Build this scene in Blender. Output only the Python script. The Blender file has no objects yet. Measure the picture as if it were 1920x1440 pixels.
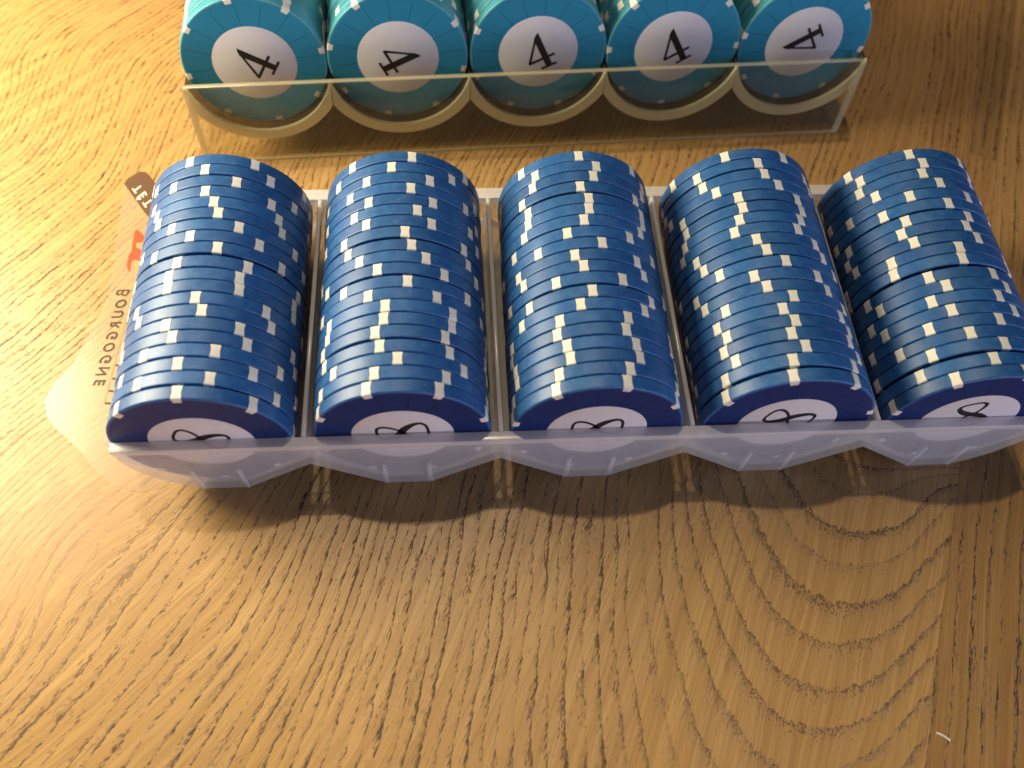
import bpy, bmesh, math, random
from mathutils import Matrix, Vector

S = 0.001            # everything below is written in millimetres
ZT = 21.2            # height of the front chips' centres above the table top (table top is z = 0)
scene = bpy.context.scene
COL = scene.collection
rnd = random.Random(7)
rad = math.radians

# ------------------------------------------------------------------ camera
cam = bpy.data.cameras.new('camera')
cam.sensor_width = 36.0
cam.sensor_fit = 'HORIZONTAL'
cam.lens = 36.0 * 1602.86 / 1920.0
cam.clip_start = 0.005
cam.clip_end = 50
cam.dof.use_dof = True
cam.dof.focus_distance = 0.205
cam.dof.aperture_fstop = 12.5
cam_o = bpy.data.objects.new('camera', cam)
cam_o.location = (-31.784 * S, -84.726 * S, (170.764 + ZT) * S)
cam_o.rotation_euler = (0.51924, -0.04641, -0.05574)
COL.objects.link(cam_o)
scene.camera = cam_o

# ------------------------------------------------------------------ world and lamps
world = bpy.data.worlds.new('World')
scene.world = world
world.use_nodes = True
bg = world.node_tree.nodes['Background']
bg.inputs['Color'].default_value = (0.80, 0.78, 1.0, 1)
bg.inputs['Strength'].default_value = 0.016


def lamp(name, kind, loc, target, power, color, size=0.05, size_y=None):
    d = bpy.data.lights.new(name, kind)
    d.energy = power
    d.color = color
    if kind == 'AREA':
        d.shape = 'DISK' if size_y is None else 'RECTANGLE'
        d.size = size
        if size_y:
            d.size_y = size_y
    else:
        d.shadow_soft_size = size
    o = bpy.data.objects.new(name, d)
    o.location = [c * S for c in loc]
    v = Vector(target) - Vector(loc)
    o.rotation_euler = v.to_track_quat('-Z', 'Y').to_euler()
    COL.objects.link(o)
    return o


# ceiling pendant almost overhead, a little behind the racks
lamp('pendant_lamp', 'POINT', (-110, 420, 1350), (0, 0, 0), 24.5, (1.0, 0.82, 0.56), 0.024)
# warm table lamp standing low on the left
lamp('table_lamp', 'POINT', (-285, 115, 155), (0, 30, 0), 8.2, (1.0, 0.87, 0.58), 0.08)
# unseen pale fill added on the viewer's side, right of centre, for the labels
lamp('front_fill', 'AREA', (380, -950, 130), (0, 40, 25), 4.3, (1.0, 0.87, 0.95), 0.7, 0.18)
# unseen bluish fill added on the right for the chips' right sides
lamp('side_fill', 'AREA', (900, -330, 230), (60, 30, 20), 2.6, (0.36, 0.58, 1.0), 0.4, 0.3)

scene.view_settings.view_transform = 'Standard'
scene.view_settings.look = 'None'
scene.view_settings.exposure = 0.0
scene.view_settings.gamma = 1.0
scene.cycles.transparent_max_bounces = 32
scene.cycles.max_bounces = 10
scene.cycles.caustics_reflective = False
scene.cycles.caustics_refractive = False


# ------------------------------------------------------------------ node helper
class E:
    """a socket with arithmetic"""

    def __init__(self, nt, s):
        self.nt, self.s = nt, s

    def _m(self, op, *a, clamp=False):
        n = self.nt.nodes.new('ShaderNodeMath')
        n.operation = op
        n.use_clamp = clamp
        for i, v in enumerate(a):
            if isinstance(v, E):
                self.nt.links.new(v.s, n.inputs[i])
            else:
                n.inputs[i].default_value = v
        return E(self.nt, n.outputs[0])

    def __add__(self, o): return self._m('ADD', self, o)
    def __radd__(self, o): return self._m('ADD', o, self)
    def __sub__(self, o): return self._m('SUBTRACT', self, o)
    def __rsub__(self, o): return self._m('SUBTRACT', o, self)
    def __mul__(self, o): return self._m('MULTIPLY', self, o)
    def __rmul__(self, o): return self._m('MULTIPLY', o, self)
    def __truediv__(self, o): return self._m('DIVIDE', self, o)
    def __neg__(self): return self._m('MULTIPLY', self, -1.0)
    def pos(self): return self._m('MAXIMUM', self, 0.0)
    def mx(self, o): return self._m('MAXIMUM', self, o)
    def mn(self, o): return self._m('MINIMUM', self, o)
    def sqrt(self): return self._m('SQRT', self)
    def exp(self): return self._m('EXPONENT', self)
    def fract(self): return self._m('FRACT', self)
    def floor(self): return self._m('FLOOR', self)
    def abs(self): return self._m('ABSOLUTE', self)
    def atan2(self, o): return self._m('ARCTAN2', self, o)
    def lt(self, o): return self._m('LESS_THAN', self, o)
    def clamp(self): return self._m('ADD', self, 0.0, clamp=True)

    def smooth(self, a, b):
        n = self.nt.nodes.new('ShaderNodeMapRange')
        n.interpolation_type = 'SMOOTHSTEP'
        self.nt.links.new(self.s, n.inputs['Value'])
        n.inputs['From Min'].default_value = a
        n.inputs['From Max'].default_value = b
        return E(self.nt, n.outputs['Result'])


class G:
    """material graph"""

    def __init__(self, name):
        self.m = bpy.data.materials.new(name)
        self.m.use_nodes = True
        self.nt = self.m.node_tree
        self.nt.nodes.clear()
        self.out = self.nt.nodes.new('ShaderNodeOutputMaterial')

    def n(self, t, **kw):
        x = self.nt.nodes.new(t)
        for k, v in kw.items():
            setattr(x, k, v)
        return x

    def put(self, node, key, v):
        if isinstance(v, E):
            self.nt.links.new(v.s, node.inputs[key])
        elif hasattr(v, 'is_output'):
            self.nt.links.new(v, node.inputs[key])
        elif isinstance(v, (tuple, list)):
            node.inputs[key].default_value = (*v, 1.0) if len(v) == 3 and len(node.inputs[key].default_value) == 4 else v
        else:
            node.inputs[key].default_value = v

    def xyz(self):
        c = self.n('ShaderNodeTexCoord')
        s = self.n('ShaderNodeSeparateXYZ')
        self.nt.links.new(c.outputs['Object'], s.inputs[0])
        return [E(self.nt, s.outputs[i]) * 1000.0 for i in range(3)]

    def vec(self, x, y=0.0, z=0.0):
        c = self.n('ShaderNodeCombineXYZ')
        for i, v in enumerate((x, y, z)):
            self.put(c, i, v)
        return c.outputs[0]

    def noise(self, v, scale=1.0, detail=2.0, rough=0.5, dims='3D'):
        n = self.n('ShaderNodeTexNoise', noise_dimensions=dims)
        self.nt.links.new(v, n.inputs['Vector'])
        n.inputs['Scale'].default_value = scale
        n.inputs['Detail'].default_value = detail
        n.inputs['Roughness'].default_value = rough
        return E(self.nt, n.outputs[0])

    def voro(self, v, scale=1.0, rand=1.0):
        n = self.n('ShaderNodeTexVoronoi', voronoi_dimensions='2D', feature='F1')
        self.nt.links.new(v, n.inputs['Vector'])
        n.inputs['Scale'].default_value = scale
        n.inputs['Randomness'].default_value = rand
        s = self.n('ShaderNodeSeparateColor')
        self.nt.links.new(n.outputs['Color'], s.inputs[0])
        return E(self.nt, n.outputs['Distance']), E(self.nt, s.outputs[0]), E(self.nt, s.outputs[1])

    def mix(self, f, a, b, mode='MIX'):
        n = self.n('ShaderNodeMix', data_type='RGBA', blend_type=mode)
        self.put(n, 0, f)
        for k, v in ((6, a), (7, b)):
            self.put(n, k, v)
        return n.outputs[2]

    def rgb(self, r, g, b):
        n = self.n('ShaderNodeCombineColor')
        for i, v in enumerate((r, g, b)):
            self.put(n, i, v)
        return n.outputs[0]

    def bump(self, h, dist, strength=1.0):
        n = self.n('ShaderNodeBump')
        n.inputs['Strength'].default_value = strength
        n.inputs['Distance'].default_value = dist
        self.put(n, 'Height', h)
        return n.outputs[0]

    def pbsdf(self, col, rough=0.5, spec=0.5, normal=None, **kw):
        p = self.n('ShaderNodeBsdfPrincipled')
        self.put(p, 'Base Color', col)
        self.put(p, 'Roughness', rough)
        self.put(p, 'Specular IOR Level', spec)
        if normal is not None:
            self.nt.links.new(normal, p.inputs['Normal'])
        for k, v in kw.items():
            self.put(p, k, v)
        return p.outputs[0]

    def done(self, sh):
        self.nt.links.new(sh, self.out.inputs['Surface'])
        return self.m


# ------------------------------------------------------------------ materials
GRAIN = rad(24.0)


def wood(name, figure, seed, tint=(1.0, 1.0, 1.0)):
    g = G(name)
    x, y, z = g.xyz()
    ca, sa = math.cos(GRAIN), math.sin(GRAIN)
    u = x * ca - y * sa
    w = x * sa + y * ca
    big = g.noise(g.vec(u * 0.022, w * 0.010, seed), 1, 2)
    mid = g.noise(g.vec(u * 0.10, w * 0.028, seed + 3.3), 1, 2)
    fine = g.noise(g.vec(u * 0.55, w * 0.16, seed + 5.1), 1, 2)
    if figure:
        ul = (-(u + 40.0)).pos()
        d2 = ((u + 112.0) / 26.0) * ((u + 112.0) / 26.0) + ((w + 59.0) / 34.0) * ((w + 59.0) / 34.0)
        knot = (-d2).exp()
        f2 = ((u + 96.0) / 60.0) * ((u + 96.0) / 60.0) + ((w + 128.0) / 50.0) * ((w + 128.0) / 50.0)
        ue = u - ul * w * 0.0021 + knot * 13.0 + (-f2).exp() * 16.0
        ue = ue + (big - 0.5) * 13.0
        uw = ue + (mid - 0.5) * 3.0 + (fine - 0.5) * 0.5
        h = 68.0 - (w + 10.0) * 0.2
        v = ((uw - 60.0) * (uw - 60.0) + h * h).sqrt() / 1.95
        centre = (-(((u - 62.0) / 30.0) * ((u - 62.0) / 30.0))).exp()
    else:
        knot = None
        ue = u + (big - 0.5) * 8.0
        uw = ue + (mid - 0.5) * 2.2 + (fine - 0.5) * 0.6
        v = uw / 3.3 + seed
        centre = None
    if figure:
        far = w.smooth(25.0, 90.0)
        v = v * (1.0 - far) + (39.2 - uw * 0.42) * far
        centre = centre * (1.0 - far)
    # uneven ring widths, ragged ring borders
    v = v + (g.noise(g.vec(v * 0.37, seed, 0.0), 1, 1) - 0.5) * 1.1
    v = v + (g.noise(g.vec(u * 1.1, w * 0.45, seed + 1.0), 1, 2) - 0.5) * 0.34
    t = v.fract()
    ring_id = v.floor()
    ring_r = g.noise(g.vec(ring_id * 7.31, seed, 2.0), 1, 0)          # how strongly each ring shows
    band = t.smooth(0.0, 0.07) * (t * (-4.2 if centre is None else (centre * 1.6 - 4.2))).exp() * (0.45 + ring_r * 1.2)
    # vessels cut lengthwise: irregular dashes, crowded at the start of each ring
    pe = ue + (mid - 0.5) * 2.6
    n_l = g.noise(g.vec(pe * 5.8, w * 0.46, seed), 1, 3, 0.55)
    n_s = g.noise(g.vec(pe * 4.8 + 40.0, w * 0.75, seed), 1, 2, 0.5)
    n_c = g.noise(g.vec(pe * 0.40, w * 0.10, seed + 20.0), 1, 1)
    bias = (band - 0.24) * 0.26 + (n_c - 0.5) * 0.30
    long_ = (n_l + bias).smooth(0.630, 0.705)
    short = (n_s + bias * 1.1).smooth(0.645, 0.745)
    pores = long_.mx(short * 0.9)
    if centre is not None:
        # rounder specks in the flat-cut cathedral
        n_r = g.noise(g.vec(u * 2.5, w * 1.5, seed + 9.0), 1, 2, 0.5)
        speck = (n_r + (band - 0.30) * 0.30).smooth(0.63, 0.77) * 0.62
        pores = pores * (1.0 - centre * 0.9) + speck * centre
        pores = pores * (1.0 - (knot * 1.4).clamp() * 0.8)
    # medullary rays: thin long streaks
    d4, r4, q4 = g.voro(g.vec((ue - w * 0.05) * 0.42 + 4.0 + seed, w * 0.021))
    rays = (1.0 - d4.smooth(0.03, 0.085)) * (r4.lt(0.5)) * (0.25 + q4 * 0.75)
    fib = g.noise(g.vec(pe * 4.2, w * 0.055, seed + 8.0), 1, 4, 0.65)
    fib2 = g.noise(g.vec(pe * 0.7, w * 0.012, seed + 2.0), 1, 3, 0.6)
    blot = g.noise(g.vec(u * 0.05, w * 0.022, seed + 6.0), 1, 3)
    base = g.mix(blot.smooth(0.3, 0.7), (0.56, 0.342, 0.122), (0.51, 0.312, 0.130))
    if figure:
        falloff = (u.smooth(-90.0, 75.0)) * (w.smooth(40.0, 150.0))
        base = g.mix(falloff * 0.95, base, (0.28, 0.135, 0.045))  # reddish brown paints in the lamplight's falloff towards the far right
    base = g.mix(fib2.smooth(0.3, 0.75), base, (0.42, 0.236, 0.080))
    base = g.mix((band * 0.40).clamp(), base, (0.31, 0.175, 0.075))
    base = g.mix((fib.smooth(0.42, 0.66)) * 0.7, base, (0.32, 0.18, 0.068))
    base = g.mix(rays * 0.5, base, (0.22, 0.105, 0.035))
    if knot is not None:
        kr = g.noise(g.vec(u * 0.16, w * 0.10, 4.4), 1, 3)
        base = g.mix((knot * 1.2).clamp() * kr.smooth(0.42, 0.62) * 0.45, base, (0.36, 0.20, 0.085))
    base = g.mix((pores * 0.95).clamp(), base, (0.055, 0.022, 0.007))
    base = g.mix(1.0, base, tint, 'MULTIPLY')
    height = fib * 0.25 - pores * 1.0 + g.noise(g.vec(x * 2.4, y * 2.4, 0.0), 1, 2) * 0.12
    nrm = g.bump(height, 0.00016, 0.75)
    rough = 0.33 + fib * 0.13 + pores * 0.1
    return g.done(g.pbsdf(base, rough, 0.42, nrm))


def chip_plastic(name, base, worn, line, face):
    g = G(name)
    x, y, z = g.xyz()
    info = g.n('ShaderNodeObjectInfo')
    rv = E(g.nt, info.outputs['Random'])
    r = (x * x + z * z).sqrt()
    n1 = g.noise(g.vec(x * 0.45 + rv * 50.0, y * 0.45, z * 0.45), 1, 3)
    n2 = g.noise(g.vec(x * 2.2 + rv * 90.0, y * 2.2, z * 2.2), 1, 3, 0.65)
    col = g.mix(n1.smooth(0.3, 0.75) * 0.5, base, worn)
    # rubbed edges, patchy
    edge = (y - 1.6).abs().smooth(1.18, 1.5) * r.smooth(19.0, 19.35)
    col = g.mix(edge * n2.smooth(0.44, 0.62) * 0.6, col, worn)
    col = g.mix(1.0, col, g.rgb(0.84 + rv * 0.32, 0.86 + rv * 0.28, 0.88 + rv * 0.24), 'MULTIPLY')
    # tiny scuffs
    sc = g.noise(g.vec(x * 4.0 + rv * 33.0, y * 4.0, z * 4.0), 1, 1)
    col = g.mix(sc.smooth(0.69, 0.77) * 0.35, col, (0.5, 0.6, 0.7))
    onface = y.lt(0.06) * (1.0 - r.smooth(18.75, 19.05))
    col = g.mix(onface * 0.95, col, face)
    # printed radial lines on the faces
    a = (x.atan2(z) * (16.0 / (2 * math.pi)) + 0.33).fract()
    lw = (a - 0.5).abs() * r * (2 * math.pi / 16.0)
    ln = (1.0 - lw.smooth(0.06, 0.16)) * r.smooth(11.0, 11.2) * (1.0 - r.smooth(17.3, 17.9)) * y.lt(0.06)
    col = g.mix(ln * 0.8, col, line)
    nrm = g.bump(n2, 0.00004, 0.5)
    return g.done(g.pbsdf(col, 0.36 + n1 * 0.14, 0.5 - onface * 0.3, nrm))


def simple(name, col, rough=0.5, spec=0.5, var=0.06, scale=0.8):
    g = G(name)
    x, y, z = g.xyz()
    n = g.noise(g.vec(x, y, z), scale, 3)
    dark = tuple(c * (1 - 2.2 * var) for c in col)
    return g.done(g.pbsdf(g.mix(n.smooth(0.3, 0.7), dark, col), rough, spec))


def clouded(name, body, scatter, tint, trans=0.5, rough=0.25, spec=0.5, var=0.10):
    """translucent plastic: part of the light goes straight through, part is scattered"""
    g = G(name)
    x, y, z = g.xyz()
    n = g.noise(g.vec(x * 0.12, y * 0.12, z * 0.12), 1, 4, 0.6)
    tr = g.n('ShaderNodeBsdfTransparent')
    g.put(tr, 'Color', tint)
    di = g.n('ShaderNodeBsdfDiffuse')
    g.put(di, 'Color', body)
    tl = g.n('ShaderNodeBsdfTranslucent')
    g.put(tl, 'Color', body)
    m1 = g.n('ShaderNodeMixShader')
    m1.inputs[0].default_value = trans
    g.nt.links.new(di.outputs[0], m1.inputs[1])
    g.nt.links.new(tl.outputs[0], m1.inputs[2])
    m2 = g.n('ShaderNodeMixShader')
    scr = g.noise(g.vec(x * 0.9 + z * 0.5, y * 0.9, z * 0.12), 4.0, 3, 0.7).smooth(0.62, 0.74)
    g.put(m2, 0, ((n - 0.5) * var + scr * 0.10 + scatter).clamp())
    g.nt.links.new(tr.outputs[0], m2.inputs[1])
    g.nt.links.new(m1.outputs[0], m2.inputs[2])
    gl = g.n('ShaderNodeBsdfGlossy')
    g.put(gl, 'Color', (1.0, 1.0, 1.0))
    g.put(gl, 'Roughness', rough)
    fr = g.n('ShaderNodeFresnel')
    fr.inputs['IOR'].default_value = 1.45
    geo = g.n('ShaderNodeNewGeometry')
    f = (E(g.nt, fr.outputs[0]) * spec * (1.0 - E(g.nt, geo.outputs['Backfacing']))).clamp()
    m3 = g.n('ShaderNodeMixShader')
    g.put(m3, 0, f)
    g.nt.links.new(m2.outputs[0], m3.inputs[1])
    g.nt.links.new(gl.outputs[0], m3.inputs[2])
    return g.done(m3.outputs[0])


M = {}
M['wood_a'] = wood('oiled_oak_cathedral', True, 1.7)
M['wood_b'] = wood('oiled_oak_straight', False, 12.4, (0.80, 0.76, 0.72))  # darker tint paints the light's falloff into the right-hand stave
M['wood_c'] = wood('oiled_oak_dark', False, 23.9, (0.62, 0.58, 0.56))
M['blue'] = chip_plastic('blue_clay', (0.013, 0.086, 0.30), (0.035, 0.155, 0.39), (0.002, 0.004, 0.03), (0.006, 0.022, 0.125))
M['teal'] = chip_plastic('teal_clay', (0.050, 0.27, 0.37), (0.075, 0.33, 0.43), (0.008, 0.11, 0.20), (0.018, 0.235, 0.40))
M['spot'] = simple('white_inlay', (0.80, 0.77, 0.72), 0.45, 0.4, 0.03, 0.5)
M['label'] = simple('white_paper_label', (0.70, 0.69, 0.72), 0.5, 0.35, 0.02, 0.4)
M['ink'] = simple('black_ink', (0.012, 0.009, 0.010), 0.5, 0.3, 0.02)
M['milky'] = clouded('milky_plastic', (0.90, 0.95, 1.0), 0.26, (0.96, 0.96, 0.98), 0.12, 0.30, 0.8)
M['milky_thick'] = clouded('milky_plastic_rim', (0.90, 0.89, 0.92), 0.55, (0.95, 0.95, 0.97), 0.18, 0.22, 0.9)
M['acrylic'] = clouded('clear_acrylic', (0.80, 0.76, 0.62), 0.04, (0.95, 0.94, 0.89), 0.5, 0.06, 1.0, 0.05)
M['acrylic_edge'] = clouded('acrylic_edge_painted_glow', (1.0, 0.96, 0.72), 0.78, (0.95, 0.92, 0.78), 0.30, 0.15, 1.0, 0.08)
M['acrylic_rail'] = clouded('acrylic_rail', (0.88, 0.82, 0.64), 0.42, (0.9, 0.88, 0.8), 0.5, 0.08, 1.2, 0.05)
M['acrylic_tray'] = clouded('acrylic_tray', (0.75, 0.70, 0.52), 0.06, (0.36, 0.33, 0.27), 0.5, 0.08, 1.0, 0.05)  # dark tint stands in for refraction, deepening the shade under the rack
M['film'] = clouded('clear_film', (0.88, 0.78, 0.64), 0.19, (1.0, 0.97, 0.92), 0.4, 0.22, 1.0, 0.1)
M['film_brown'] = clouded('brown_print', (0.17, 0.095, 0.06), 0.86, (0.9, 0.8, 0.7), 0.1, 0.3, 0.8, 0.05)
M['print_brown'] = simple('dark_brown_print', (0.075, 0.032, 0.008), 0.5, 0.3)
M['print_red'] = simple('red_print', (0.80, 0.075, 0.018), 0.5, 0.3)
M['print_orange'] = simple('orange_print', (0.80, 0.30, 0.13), 0.5, 0.3)
M['print_white'] = simple('white_print', (0.80, 0.68, 0.58), 0.5, 0.3)
M['lint'] = simple('white_lint', (0.85, 0.80, 0.76), 0.6, 0.3)


# ------------------------------------------------------------------ mesh helpers
def mesh(name, verts, faces, mat, smooth=False):
    me = bpy.data.meshes.new(name)
    me.from_pydata([[c * S for c in v] for v in verts], [], faces)
    me.validate()
    bm = bmesh.new()
    bm.from_mesh(me)
    bmesh.ops.recalc_face_normals(bm, faces=bm.faces[:])
    bm.to_mesh(me)
    bm.free()
    me.materials.append(M[mat])
    if smooth:
        me.shade_smooth()
        me.set_sharp_from_angle(angle=rad(40))
    return me


def obj(name, data, parent=None, mw=None):
    o = bpy.data.objects.new(name, data)
    COL.objects.link(o)
    if parent:
        o.parent = parent
    if mw is not None:
        o.matrix_basis = mw
    return o


def tag(o, label, cat, group=None):
    o['label'] = label
    o['category'] = cat
    if group:
        o['group'] = group
    return o


def T(x, y, z):
    return Matrix.Translation((x * S, y * S, z * S))


def prism(outline, y0, y1):
    """closed outline in (x, z), extruded along y"""
    n = len(outline)
    v = [(x, y0, z) for x, z in outline] + [(x, y1, z) for x, z in outline]
    f = [tuple(range(n)), tuple(range(2 * n - 1, n - 1, -1))]
    f += [(i, (i + 1) % n, n + (i + 1) % n, n + i) for i in range(n)]
    return v, f


def slab(outline, z0, z1):
    """closed outline in (x, y), extruded along z"""
    n = len(outline)
    v = [(x, y, z0) for x, y in outline] + [(x, y, z1) for x, y in outline]
    f = [tuple(range(n)), tuple(range(2 * n - 1, n - 1, -1))]
    f += [(i, (i + 1) % n, n + (i + 1) % n, n + i) for i in range(n)]
    return v, f


def bevelled(name, verts, faces, mat, width, seg=2, angle=30, smooth=True):
    me = mesh(name, verts, faces, mat)
    bm = bmesh.new()
    bm.from_mesh(me)
    ed = [e for e in bm.edges if len(e.link_faces) == 2 and e.calc_face_angle(0) > rad(angle)]
    bmesh.ops.bevel(bm, geom=ed, offset=width * S, segments=seg, profile=0.6, affect='EDGES', clamp_overlap=True)
    bm.to_mesh(me)
    bm.free()
    if smooth:
        me.shade_smooth()
        me.set_sharp_from_angle(angle=rad(50))
    return me


# ------------------------------------------------------------------ the table: three oak staves
def uw(u, w):
    c, s = math.cos(GRAIN), math.sin(GRAIN)
    return (u * c + w * s, -u * s + w * c)


table = obj('wooden_table', None)
tag(table, 'oiled oak table top with open pores and cathedral grain under both chip racks', 'table')
TH = 30.0
g_ = 0.06
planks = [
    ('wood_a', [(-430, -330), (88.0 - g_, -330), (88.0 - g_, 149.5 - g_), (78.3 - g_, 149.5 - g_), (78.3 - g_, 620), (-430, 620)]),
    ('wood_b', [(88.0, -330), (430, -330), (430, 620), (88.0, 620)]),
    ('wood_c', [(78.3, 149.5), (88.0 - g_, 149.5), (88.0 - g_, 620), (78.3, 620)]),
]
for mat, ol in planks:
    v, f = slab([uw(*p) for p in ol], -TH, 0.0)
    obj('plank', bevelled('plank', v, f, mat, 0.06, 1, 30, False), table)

# ------------------------------------------------------------------ poker chip meshes
R, TC = 19.5, 3.17


def lathe(name, prof, mat, n=72):
    """prof: (radius, y) pairs from the front centre to the back centre"""
    v, f = [], []
    rings = []
    for r, y in prof:
        if r == 0:
            rings.append([len(v)])
            v.append((0, y, 0))
        else:
            rings.append(list(range(len(v), len(v) + n)))
            v += [(r * math.sin(2 * math.pi * i / n), y, r * math.cos(2 * math.pi * i / n)) for i in range(n)]
    for a, b in zip(rings, rings[1:]):
        for i in range(n):
            j = (i + 1) % n
            if len(a) == 1:
                f.append((a[0], b[i], b[j]))
            elif len(b) == 1:
                f.append((a[i], b[0], a[j]))
            else:
                f.append((a[i], b[i], b[j], a[j]))
    return mesh(name, v, f, mat, True)


EDGE = [(R - 0.40, 0.0), (R - 0.38, 0.0), (R - 0.18, 0.06), (R - 0.05, 0.18), (R, 0.36), (R, 0.38)]
PROF = [(0, 0.0), (11.0, 0.0)] + EDGE + [(r, TC - y) for r, y in reversed(EDGE)] + [(11.0, TC), (0, TC)]
chip_blue = lathe('poker_chip', PROF, 'blue')
chip_teal = lathe('poker_chip', PROF, 'teal')


def spot_mesh():
    # follows the chip's edge profile 0.03 mm proud, wider at the rims than in the middle
    e = 0.03
    prof = [(R - 1.5, -e), (R - 0.40, -e), (R - 0.16, 0.06 - e), (R - 0.02, 0.17), (R + e, 0.37)]
    prof = prof + [(R + e, TC * 0.5)] + [(r, TC - y) for r, y in reversed(prof)]
    wid = [0.84, 0.98, 1.06, 1.07, 1.02, 0.90, 1.02, 1.07, 1.06, 0.98, 0.84]
    v, f = [], []
    k = 5
    for (r, y), hw in zip(prof, wid):
        for i in range(k):
            xx = hw * (2 * i / (k - 1) - 1)
            v.append((xx, y, math.sqrt(r * r - xx * xx)))
    m = len(prof)
    for a in range(m - 1):
        for i in range(k - 1):
            f.append((a * k + i, a * k + i + 1, (a + 1) * k + i + 1, (a + 1) * k + i))
    # closing skin just inside the rim gives the inlay a body
    b = len(v)
    for (r, y), hw in zip(prof, wid):
        rr, yy = r - 0.25, min(max(y, 0.2), TC - 0.2)
        for i in (0, k - 1):
            xx = hw * (2 * i / (k - 1) - 1)
            v.append((xx, yy, math.sqrt(rr * rr - xx * xx)))
    for a in range(m - 1):
        f.append((a * k, (a + 1) * k, b + 2 * (a + 1), b + 2 * a))
        f.append((a * k + k - 1, b + 2 * a + 1, b + 2 * (a + 1) + 1, (a + 1) * k + k - 1))
        f.append((b + 2 * a, b + 2 * (a + 1), b + 2 * (a + 1) + 1, b + 2 * a + 1))
    return mesh('edge_spot', v, f, 'spot', True)


spot = spot_mesh()
LR = 11.3
label_me = lathe('centre_label', [(0, -0.05), (LR - 0.05, -0.05), (LR, -0.03), (LR, 0.0), (0, 0.0)], 'label')


def flat_strip(name, left, right, mat, closed=False, y0=-0.085, y1=-0.04):
    """flat printed stroke between two poly-lines in (x, z)"""
    n = len(left)
    v = [(x, y0, z) for x, z in left] + [(x, y0, z) for x, z in right] + \
        [(x, y1, z) for x, z in left] + [(x, y1, z) for x, z in right]
    f = []
    for i in range(n if closed else n - 1):
        j = (i + 1) % n
        f += [(i, j, n + j, n + i), (2 * n + i, 3 * n + i, 3 * n + j, 2 * n + j), (i, 2 * n + i, 2 * n + j, j), (n + i, n + j, 3 * n + j, 3 * n + i)]
    return v, f


def eight_mesh():
    n = 120
    hgt, c = 11.6, []
    for i in range(n):
        t = 2 * math.pi * i / n
        z = 0.5 * hgt * math.cos(t)
        wl = 2.65 if z > 0 else 3.15
        sn = math.sin(2 * t)
        c.append((wl * math.copysign(abs(sn) ** 0.72, sn) * (1.0 + 0.10 * abs(math.cos(t))), z * (0.94 if z > 0 else 1.0) + 0.2))
    L, Rr = [], []
    for i in range(n):
        t = 2 * math.pi * i / n
        x0, z0 = c[i - 1]
        x1, z1 = c[(i + 1) % n]
        d = math.hypot(x1 - x0, z1 - z0)
        nx, nz = -(z1 - z0) / d, (x1 - x0) / d
        dt = abs(t - 1.5 * math.pi)
        hw = 0.33 + 0.62 * math.exp(-(dt / 0.55) ** 2) + 0.10 * abs(math.sin(2 * t)) ** 2
        L.append((c[i][0] + nx * hw, c[i][1] + nz * hw))
        Rr.append((c[i][0] - nx * hw, c[i][1] - nz * hw))
    v, f = flat_strip('numeral', L, Rr, 'ink', True)
    return mesh('numeral', v, f, 'ink')


def polys_mesh(name, polys, mat, y0=-0.085, y1=-0.04):
    v, f = [], []
    for k, p in enumerate(polys):
        a, b = prism(p, y0 - 0.004 * k, y1)
        o = len(v)
        v += a
        f += [tuple(i + o for i in q) for q in b]
    return mesh(name, v, f, mat)


def four_mesh():
    s = 11.2
    P = [
        [(0.20, 0.53), (0.03, 0.40), (0.03, -0.46), (0.20, -0.46)],          # stem
        [(0.20, 0.53), (0.10, 0.47), (-0.35, -0.19), (-0.27, -0.19)],        # thin diagonal
        [(-0.35, -0.25), (-0.35, -0.18), (0.36, -0.18), (0.36, -0.25)],      # crossbar
        [(-0.10, -0.51), (-0.10, -0.445), (0.32, -0.445), (0.32, -0.51)],    # foot serif
    ]
    return polys_mesh('numeral', [[(x * s, z * s) for x, z in p] for p in P], 'ink')


eight, four = eight_mesh(), four_mesh()


def rotY(a):
    """turn clockwise as the viewer sees the face (from the top towards +x)"""
    return Matrix.Rotation(rad(a), 4, 'Y')


def chip(me, mw, angle, label, cat, group, numeral=None, num_rot=0.0, num_up=0.0):
    o = obj('poker_chip', me, None, mw @ rotY(angle))
    tag(o, label, cat, group)
    for k in range(8):
        obj('edge_spot', spot, o, rotY(45 * k))
    if numeral:
        lb = obj('centre_label', label_me, o, rotY(-angle))
        obj('numeral', numeral, lb, T(0, 0, num_up) @ rotY(num_rot))
    return o


ORD = ['first', 'second', 'third', 'fourth', 'fifth', 'sixth', 'seventh', 'eighth', 'ninth', 'tenth', 'eleventh',
       'twelfth', 'thirteenth', 'fourteenth', 'fifteenth', 'sixteenth', 'seventeenth', 'eighteenth', 'nineteenth', 'twentieth']
PLACE = ['leftmost {} stack', 'second {} stack from left', 'middle {} stack', 'second {} stack from right', 'rightmost {} stack']

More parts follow.
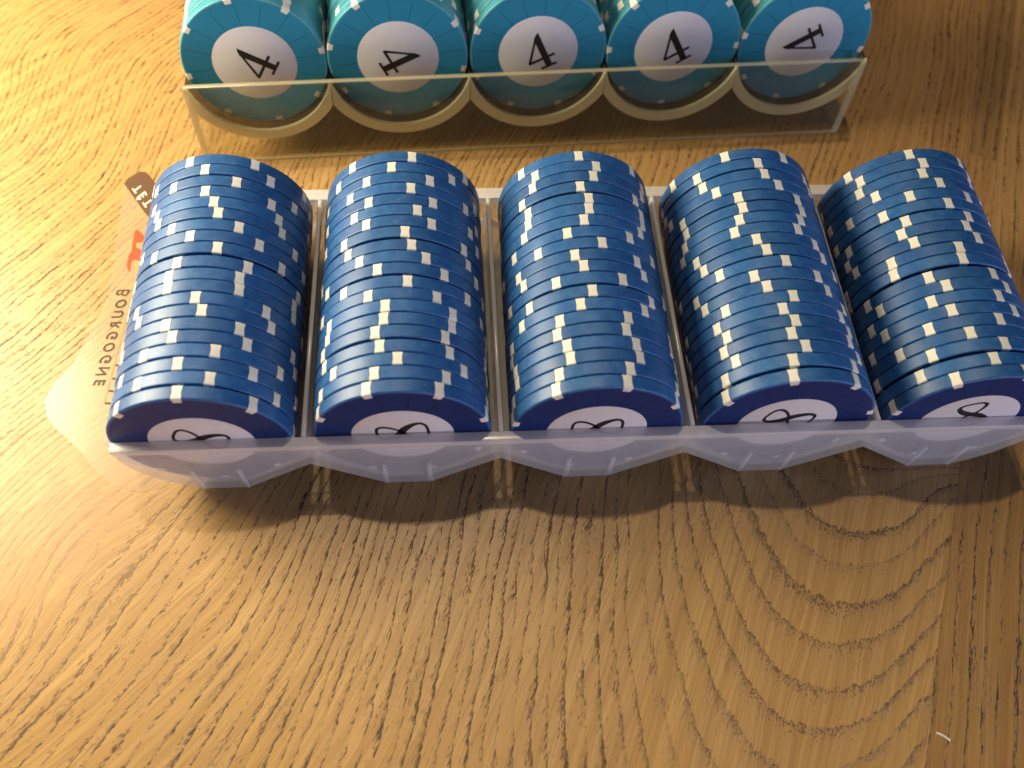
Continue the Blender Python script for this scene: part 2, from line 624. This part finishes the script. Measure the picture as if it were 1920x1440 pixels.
# ------------------------------------------------------------------ front rack: 5 stacks of 20 blue chips
PITCH, TE, LEN = 43.227, 3.3094, 66.86
EX = [[0.027, -0.219, 0.032], [-0.172, 0.107, -0.113], [0.116, -0.147, 0.337], [0.174, 0.352, -0.37], [-0.146, -0.093, 0.431]]
ANG = [
    [-1.0, 16.5, -3.5, 17.5, -9.0, -15.0, 6.0, 1.0, -18.0, -19.0, -14.5, 10.0, -9.0, 21.5, 7.5, 3.5, -3.5, 16.0, -6.0, -18.0],
    [-19.0, -13.5, 0.5, -10.5, -13.5, -8.5, -8.0, -19.0, 6.0, -13.5, 18.5, 9.0, 4.5, -22.5, 12.5, -21.0, 8.5, 21.5, -5.0, 9.0],
    [12.5, 15.0, -21.5, 22.0, 16.0, 19.0, -11.5, -3.0, 18.5, -6.5, -12.0, 7.5, -15.5, -3.0, 1.0, 2.0, -3.0, 7.0, 10.0, -1.5],
    [-12.5, -10.5, -0.5, -7.5, -2.5, -8.5, 0.5, -14.5, -21.0, 2.0, -9.0, -13.5, 18.5, -21.5, -17.5, -18.5, 12.5, 3.5, 1.0, -21.0],
    [12.5, -6.5, 4.5, -14.5, 8.0, -20.5, 14.5, -18.5, 18.0, -2.0, -1.0, 16.5, 11.0, 16.5, 3.5, -20.5, 3.0, -6.5, -3.5, -11.0]]
GAPS = {(0, 0): 2, (0, 10): 4, (1, 3): 2, (1, 8): 2, (1, 11): 2, (2, 7): 3, (2, 15): 3, (3, 0): 5, (3, 9): 3, (3, 14): 2, (3, 17): 3,
        (4, 1): 5, (4, 8): 5, (4, 13): 3}
SIDE8 = [-66.0, -97.0, -90.0, -68.0, -22.0]
for s in range(5):
    gaps = [0.35 + rnd.random() * 0.9 + GAPS.get((s, k), 0) for k in range(19)]
    tot = 20 * TE - 20 * TC
    gaps = [q * tot / sum(gaps) for q in gaps]
    yy = EX[s][1]
    for k in range(20):
        yaw = EX[s][2] / LEN
        x = (s - 2) * PITCH + EX[s][0] + EX[s][2] * (yy - LEN / 2) / LEN
        mw = T(x + rnd.uniform(-0.12, 0.12), yy, ZT + rnd.uniform(-0.08, 0.10)) @ \
            Matrix.Rotation(rad(rnd.uniform(-0.10, 0.10)), 4, 'Z') @ Matrix.Rotation(rad(rnd.uniform(-0.10, 0.10)), 4, 'X')
        where = PLACE[s].format('blue')
        if k == 0:
            lab = 'blue chip with visible white 8 label, front of the ' + where
        elif k == 19:
            lab = 'white-spotted blue chip at the very back end of the ' + where
        else:
            lab = 'white-spotted blue chip, %s from the front in the %s' % (ORD[k], where)
        chip(chip_blue, mw, ANG[s][k], lab, 'poker chip', 'blue chips standing in the front rack',
             eight if k == 0 else None, SIDE8[s], 2.3 if s > 2 else 1.6)
        if k < 19:
            yy += TC + gaps[k]

front = obj('chip_rack', None)
front.location = (0, 0, 0)
tag(front, 'milky translucent plastic rack holding five stacks of blue chips', 'chip rack', 'chip racks')
hp = PITCH / 2
TOP = 1.5
inner, outer = [], []
for i in range(5):
    cx = (i - 2) * PITCH
    la = 19.85 if i == 0 else hp - 0.55
    lb = 19.75 if i == 0 else hp - 0.80
    ra = 19.85 if i == 4 else hp - 0.55
    rb = 19.75 if i == 4 else hp - 0.80
    inner += [(cx - la, TOP - 0.1), (cx - lb, -7.0), (cx - 5.2, -20.3), (cx + 5.2, -20.3), (cx + rb, -7.0), (cx + ra, TOP - 0.1)]
    outer += [(cx - hp, -9.0), (cx - 5.35, -21.05), (cx + 5.35, -21.05), (cx + hp, -9.0)]
XL = -2 * PITCH - 19.95
outer2 = [(XL - 0.65, TOP - 0.1), (XL - 0.5, -8.0)]
for i in range(5):
    cx = (i - 2) * PITCH
    if i > 0:
        outer2.append((cx - hp, -9.0))
    outer2 += [(cx - 5.35, -21.05), (cx + 5.35, -21.05)]
outer2 += [(-XL + 0.5, -8.0), (-XL + 0.65, TOP - 0.1)]
inner_c = []
for i, p in enumerate(inner):
    inner_c.append(p)
outline = outer2 + inner_c[::-1]
v, f = prism([(x, z + ZT) for x, z in outline], -0.32, LEN + 1.1)
obj('stack_tray', bevelled('stack_tray', v, f, 'milky', 0.15, 1, 20), front)


def end_panel(y0, y1):
    ol = [(XL + 0.6, TOP - 2.2), (XL + 0.7, -4.5), (XL + 2.6, -9.5), (XL + 6.5, -15.0), (XL + 10.6, -18.6)]
    for i in range(5):
        cx = (i - 2) * PITCH
        if i > 0:
            ol.append((cx - hp, -9.0))
        ol += [(cx - 5.35, -21.1), (cx + 5.35, -21.1)]
    ol += [(-XL - 10.6, -18.6), (-XL - 6.5, -15.0), (-XL - 2.6, -9.5), (-XL - 0.7, -4.5), (-XL - 0.6, TOP - 2.2)]
    return prism([(x, z + ZT) for x, z in ol], y0, y1)


v, f = end_panel(-2.1, -0.35)
obj('front_panel', bevelled('front_panel', v, f, 'milky', 0.2, 2, 25), front)
v, f = end_panel(LEN + 1.15, LEN + 3.6)
obj('back_panel', bevelled('back_panel', v, f, 'milky', 0.2, 2, 25), front)
for y0, y1 in ((-2.7, -0.35), (LEN + 0.6, LEN + 4.1)):
    ol = [(XL + 0.7, TOP - 2.2), (-XL - 0.7, TOP - 2.2), (-XL - 0.7, TOP), (XL + 0.7, TOP)]
    v, f = prism([(x, z + ZT) for x, z in ol], y0, y1)
    obj('rim', bevelled('rim', v, f, 'milky_thick', 0.35, 2, 25), front)
rib = None
for i in range(5):
    for sx in (-1, 1):
        if rib is None:
            v, f = prism([(-0.55, -10.5 + ZT), (0.55, -10.5 + ZT), (0.65, -20.9 + ZT), (-0.65, -20.9 + ZT)], -2.3, -2.05)
            rib = bevelled('rib', v, f, 'milky', 0.15, 1, 30)
        obj('rib', rib, front, T((i - 2) * PITCH + sx * 5.2, 0, 0))
ridge = None
for i in range(4):
    if ridge is None:
        v, f = prism([(-0.62, TOP - 1.6 + ZT), (0.62, TOP - 1.6 + ZT), (0.5, TOP - 0.05 + ZT), (-0.5, TOP - 0.05 + ZT)], -0.30, LEN + 0.55)
        ridge = bevelled('divider_ridge', v, f, 'milky_thick', 0.15, 1, 30)
    obj('divider_ridge', ridge, front, T((i - 1.5) * PITCH, 0, 0))

# ------------------------------------------------------------------ rear rack: clear acrylic, teal chips
RX, RY, RZ, RYAW, RTILT, RP = -5.563, 116.014, 7.453 + ZT, 0.0572, 0.0744, 39.313
cy, sy, ct, st = math.cos(RYAW), math.sin(RYAW), math.cos(RTILT), math.sin(RTILT)
RM = Matrix(((cy, -sy * ct, -sy * st, RX * S), (sy, cy * ct, cy * st, RY * S), (0, -st, ct, RZ * S), (0, 0, 0, 1)))
RANG = [-10.0, 13.0, -22.0, 0.0, 9.0]
ROT4 = [-59.0, 65.0, -25.5, -31.0, -122.0]
NREAR = 11
TILT4 = ['4 leaning far left', '4 leaning far right', 'nearly upright 4', 'tilted 4', 'upside-down 4']
for s in range(5):
    yy = rnd.uniform(-0.1, 0.1)
    for k in range(NREAR):
        mw = RM @ T((s - 2) * RP + rnd.uniform(-0.12, 0.12), yy, rnd.uniform(-0.1, 0.1))
        where = PLACE[s].format('teal')
        if k == 0:
            lab = 'teal chip showing %s, front of %s' % (TILT4[s], where)
        else:
            lab = 'pale-spotted teal chip, %s from the front in the %s' % (ORD[k], where)
        chip(chip_teal, mw, RANG[s] if k == 0 else rnd.uniform(-22, 22), lab, 'poker chip', 'teal chips standing in the rear rack',
             four if k == 0 else None, ROT4[s])
        yy += TC + rnd.uniform(0.03, 0.14)

rear = obj('chip_rack', None, None, RM)
tag(rear, 'clear acrylic rack holding five stacks of teal chips behind the milky rack', 'chip rack', 'chip racks')


def wtable(yl):
    """local height of the table top at local depth yl (mm)"""
    return (-RZ + st * yl) / ct


def trough_section(r_in, r_out):
    n = 22
    a_in = math.acos(RP / 2 / r_in) if r_in > RP / 2 else 0.12
    a_out = math.acos(RP / 2 / r_out)
    top, bot = [], []
    for i in range(5):
        cx = (i - 2) * RP
        for k in range(n + 1):
            a = math.pi + a_in + (math.pi - 2 * a_in) * k / n
            if i > 0 and k == 0:
                continue
            top.append((cx + r_in * math.cos(a), r_in * math.sin(a)))
        for k in range(n + 1):
            a = math.pi + a_out + (math.pi - 2 * a_out) * k / n
            if i > 0 and k == 0:
                continue
            bot.append((cx + r_out * math.cos(a), r_out * math.sin(a)))
    return bot, top


bot, top = trough_section(20.05, 23.0)
RL = 68.0


def strip_solid(bot, top, y0, y1):
    v, f = prism(bot + top[::-1], y0, y1)
    n = len(bot)
    # replace the two n-gons by quads (the section is long and concave)
    f = f[2:]
    m = len(bot) + len(top)
    for i in range(n - 1):
        a, b, c, d = i, i + 1, m - 2 - i, m - 1 - i
        f.append((a, b, c, d))
        f.append((m + d, m + c, m + b, m + a))
    return v, f


v, f = strip_solid(bot, top, -2.4, RL)
obj('stack_tray', mesh('stack_tray', v, f, 'acrylic_tray', True), rear)
# saw-cut trough ends, one ring per stack; pale yellow paints in piped light
b1, t1 = [], []
n = 22
a_in, a_out = math.acos(RP / 2 / 20.05), math.acos((RP / 2 - 0.15) / 23.0)
ring = None
for i in range(5):
    if ring is None:
        tt = [(20.05 * math.cos(math.pi + a_in + 0.01 + (math.pi - 2 * a_in - 0.02) * k / n), 20.05 * math.sin(math.pi + a_in + 0.01 + (math.pi - 2 * a_in - 0.02) * k / n)) for k in range(n + 1)]
        bb = [(23.0 * math.cos(math.pi + a_out + (math.pi - 2 * a_out) * k / n), 23.0 * math.sin(math.pi + a_out + (math.pi - 2 * a_out) * k / n)) for k in range(n + 1)]
        v, f = strip_solid(bb, tt, -3.5, -2.45)
        ring = mesh('trough_end', v, f, 'acrylic_edge', True)
    obj('trough_end', ring, rear, T((i - 2) * RP, 0, 0))
# front plate, side walls, back plate: bottoms follow the table
XA, XB = -98.6, 97.2


def plate(x0, x1, y0, y1, w1):
    wa, wb = wtable(y0) + 0.15, wtable(y1) + 0.15
    v = [(x0, y0, wa), (x1, y0, wa), (x1, y1, wb), (x0, y1, wb), (x0, y0, w1), (x1, y0, w1), (x1, y1, w1), (x0, y1, w1)]
    f = [(0, 1, 2, 3), (4, 7, 6, 5), (0, 4, 5, 1), (1, 5, 6, 2), (2, 6, 7, 3), (3, 7, 4, 0)]
    return v, f


v, f = plate(XA, XB, -5.7, -3.6, -3.4)
obj('front_panel', bevelled('front_panel', v, f, 'acrylic', 0.3, 2, 25), rear)
v, f = plate(XA, XB, RL + 0.1, RL + 2.2, -3.4)
obj('back_panel', bevelled('back_panel', v, f, 'acrylic', 0.3, 2, 25), rear)
side = None
for x0, x1 in ((XA, XA + 0.0), (XB, XB)):
    if x0 == XA:
        v, f = plate(x0, x0 + 2.0, -3.55, RL + 0.05, -3.4)
    else:
        v, f = plate(x0 - 2.0, x0, -3.55, RL + 0.05, -3.4)
    obj('side_wall', bevelled('side_wall', v, f, 'acrylic', 0.25, 2, 25), rear)
# polished top edges catch the lamp
v, f = prism([(XA + 0.3, -3.38), (XB - 0.3, -3.38), (XB - 0.3, -3.02), (XA + 0.3, -3.02)], -5.4, -3.9)
obj('top_edge', bevelled('top_edge', v, f, 'acrylic_rail', 0.12, 1, 25), rear)

# pale polished edges of the box
wa, wb = wtable(-5.75) + 0.2, wtable(-5.2) + 0.2
v = [(XA + 0.2, -5.76, wa), (XB - 0.2, -5.76, wa), (XB - 0.2, -5.2, wb), (XA + 0.2, -5.2, wb)]
v = v + [(x, y_, z_ + 0.55) for x, y_, z_ in v]
f = [(0, 1, 2, 3), (4, 7, 6, 5), (0, 4, 5, 1), (1, 5, 6, 2), (2, 6, 7, 3), (3, 7, 4, 0)]
obj('bottom_edge', mesh('bottom_edge', v, f, 'acrylic_rail'), rear)
for x0 in (XA - 0.06, XB - 1.9):
    v, f = plate(x0, x0 + 1.96, -5.78, -5.66, -3.4)
    obj('corner_edge', mesh('corner_edge', v, f, 'acrylic_rail'), rear)

# ------------------------------------------------------------------ printed film half under the front rack's left end
film_pts = [(-125.9, 94.2), (-125.2, 96.7), (-122.2, 99.4), (-120.4, 99.1), (-118.5, 96.8), (-116.1, 93.0), (-109.9, 84.9), (-104, 78), (-98.0, 70), (-97.0, 40),
            (-97.0, 8), (-100, -1.0), (-106.0, -2.5), (-113.0, -0.5), (-118.4, 4.5), (-122.6, 9.2), (-129.0, 15.0), (-132.2, 19.0), (-133.3, 23.0), (-132.3, 27.5), (-128.3, 34.0), (-125.8, 43.7), (-123.3, 53.8), (-124.4, 70.1)]


def film_mesh(name, pts, z0, z1, mat):
    v, f = slab(pts, z0, z1)
    return mesh(name, v, f, mat)


film = obj('film_wrapper', film_mesh('film_wrapper', film_pts, 0.03, 0.10, 'film'))
tag(film, 'clear printed film with mirrored BOURGOGNE lettering, lying half under the milky rack', 'wrapper')
tab_pts = [(-125.9, 94.6), (-125.2, 96.7), (-122.2, 99.4), (-120.4, 99.1), (-118.5, 96.8), (-116.1, 93.0), (-109.9, 84.9), (-104.5, 78.5), (-107.5, 71), (-113.0, 76.6), (-118.9, 84.3)]
obj('brown_tab', film_mesh('brown_tab', tab_pts, 0.105, 0.13, 'film_brown'), film)
red_pts = [(-119.7, 77.5), (-118.4, 76.4), (-117.1, 74.9), (-116.8, 73.2), (-117.7, 72.7), (-119.0, 72.7), (-118.8, 70.9), (-117.2, 70.1), (-116.8, 66.0), (-118.5, 66.9),
           (-119.4, 66.5), (-119.2, 63.0), (-119.6, 62.8), (-120.4, 65.1), (-120.4, 68.2), (-119.8, 69.8), (-120.0, 72.7), (-120.0, 76.8)]
obj('red_emblem', film_mesh('red_emblem', red_pts, 0.125, 0.14, 'print_red'), film)
for pts in ([(-119.0, 72.6), (-116.8, 73.1), (-117.2, 70.2), (-118.7, 71.0)], [(-118.5, 66.6), (-116.8, 65.9), (-114.5, 61.2), (-117.4, 59.8)]):
    obj('orange_emblem', film_mesh('orange_emblem', pts, 0.11, 0.12, 'print_orange'), film)


def bar(a, b, wd, z0=0.11, z1=0.125):
    d = Vector((b[0] - a[0], b[1] - a[1]))
    nrm = Vector((-d.y, d.x)).normalized() * wd / 2
    return slab([(a[0] + nrm.x, a[1] + nrm.y), (b[0] + nrm.x, b[1] + nrm.y), (b[0] - nrm.x, b[1] - nrm.y), (a[0] - nrm.x, a[1] - nrm.y)], z0, z1)


v, f = bar((-117.4, 50.5), (-118.9, 21.5), 0.22)
obj('underline', mesh('underline', v, f, 'print_orange'), film)
for a in ((-117.4, 32.9), (-117.6, 29.0), (-117.8, 25.4), (-118.1, 21.9)):
    v, f = bar((a[0] - 0.5, a[1]), (a[0] + 1.6, a[1] - 0.3), 0.55)
    obj('second_line_stroke', mesh('second_line_stroke', v, f, 'print_brown'), film)


def lettering(name, parts, mat, parent, z):
    """words set letter by letter from the built-in font; mirrored, running along -y.  parts: (char, size, x, y, angle)"""
    for ch, size, x, y, a in parts:
        cu = bpy.data.curves.new('letter', 'FONT')
        cu.body = ch
        cu.size = size * S
        cu.shear = 0.25
        cu.extrude = 0.008 * S
        cu.offset = (0.0 if ch == 'B' else 0.09) * S
        cu.align_x = 'CENTER'
        tmp = bpy.data.objects.new('letter', cu)
        COL.objects.link(tmp)
        bpy.context.view_layer.update()
        me = bpy.data.meshes.new_from_object(tmp.evaluated_get(bpy.context.evaluated_depsgraph_get()))
        bpy.data.objects.remove(tmp)
        me.materials.clear()
        me.materials.append(M[mat])
        me.transform(Matrix.Scale(-1, 4, (0, 1, 0)))
        me.flip_normals()
        o = obj('letter', me, parent)
        o.matrix_basis = T(x, y, z) @ Matrix.Rotation(a, 4, 'Z')


word = 'BOURGOGNE'
adv = [4.2, 3.9, 3.7, 3.6, 3.9, 4.1, 4.0, 3.9, 3.4]
y = 57.6
parts = []
for ch, ad in zip(word, adv):
    ad *= 0.90
    yc = y - ad / 2
    xx = -117.8 + (57.6 - yc) * (-1.7 / 33.0)
    parts.append((ch, 4.6 if ch == 'B' else 3.6, xx - 0.45, yc, rad(-90 - 14)))
    y -= ad
lettering('letter', parts, 'print_brown', film, 0.13)
tw = [('T', 3.6, -121.0, 93.6), ('\u00ca', 3.6, -119.2, 91.0), ('T', 3.6, -117.3, 88.2)]
lettering('letter', [(c, s_, x_, y_, rad(-55)) for c, s_, x_, y_ in tw], 'print_white', film, 0.145)

# ------------------------------------------------------------------ a stray white fibre on the wood
pts = [Vector((69.6, -64.3, 0.16)), Vector((70.5, -64.75, 0.22)), Vector((71.3, -65.3, 0.24)), Vector((72.1, -66.0, 0.16))]
v, f = [], []
for i, p in enumerate(pts):
    d = (pts[min(i + 1, 3)] - pts[max(i - 1, 0)]).normalized()
    a = d.cross(Vector((0, 0, 1))).normalized()
    b = a.cross(d)
    for k in range(6):
        q = p + (a * math.cos(k * math.pi / 3) * 0.24 + b * math.sin(k * math.pi / 3) * 0.13)
        v.append(tuple(q))
for i in range(3):
    for k in range(6):
        f.append((i * 6 + k, i * 6 + (k + 1) % 6, (i + 1) * 6 + (k + 1) % 6, (i + 1) * 6 + k))
f += [tuple(range(6)), tuple(range(23, 17, -1))]
tag(obj('lint_fibre', mesh('lint_fibre', v, f, 'lint', True)), 'short white fibre lying on the bare oak near the viewer', 'lint')
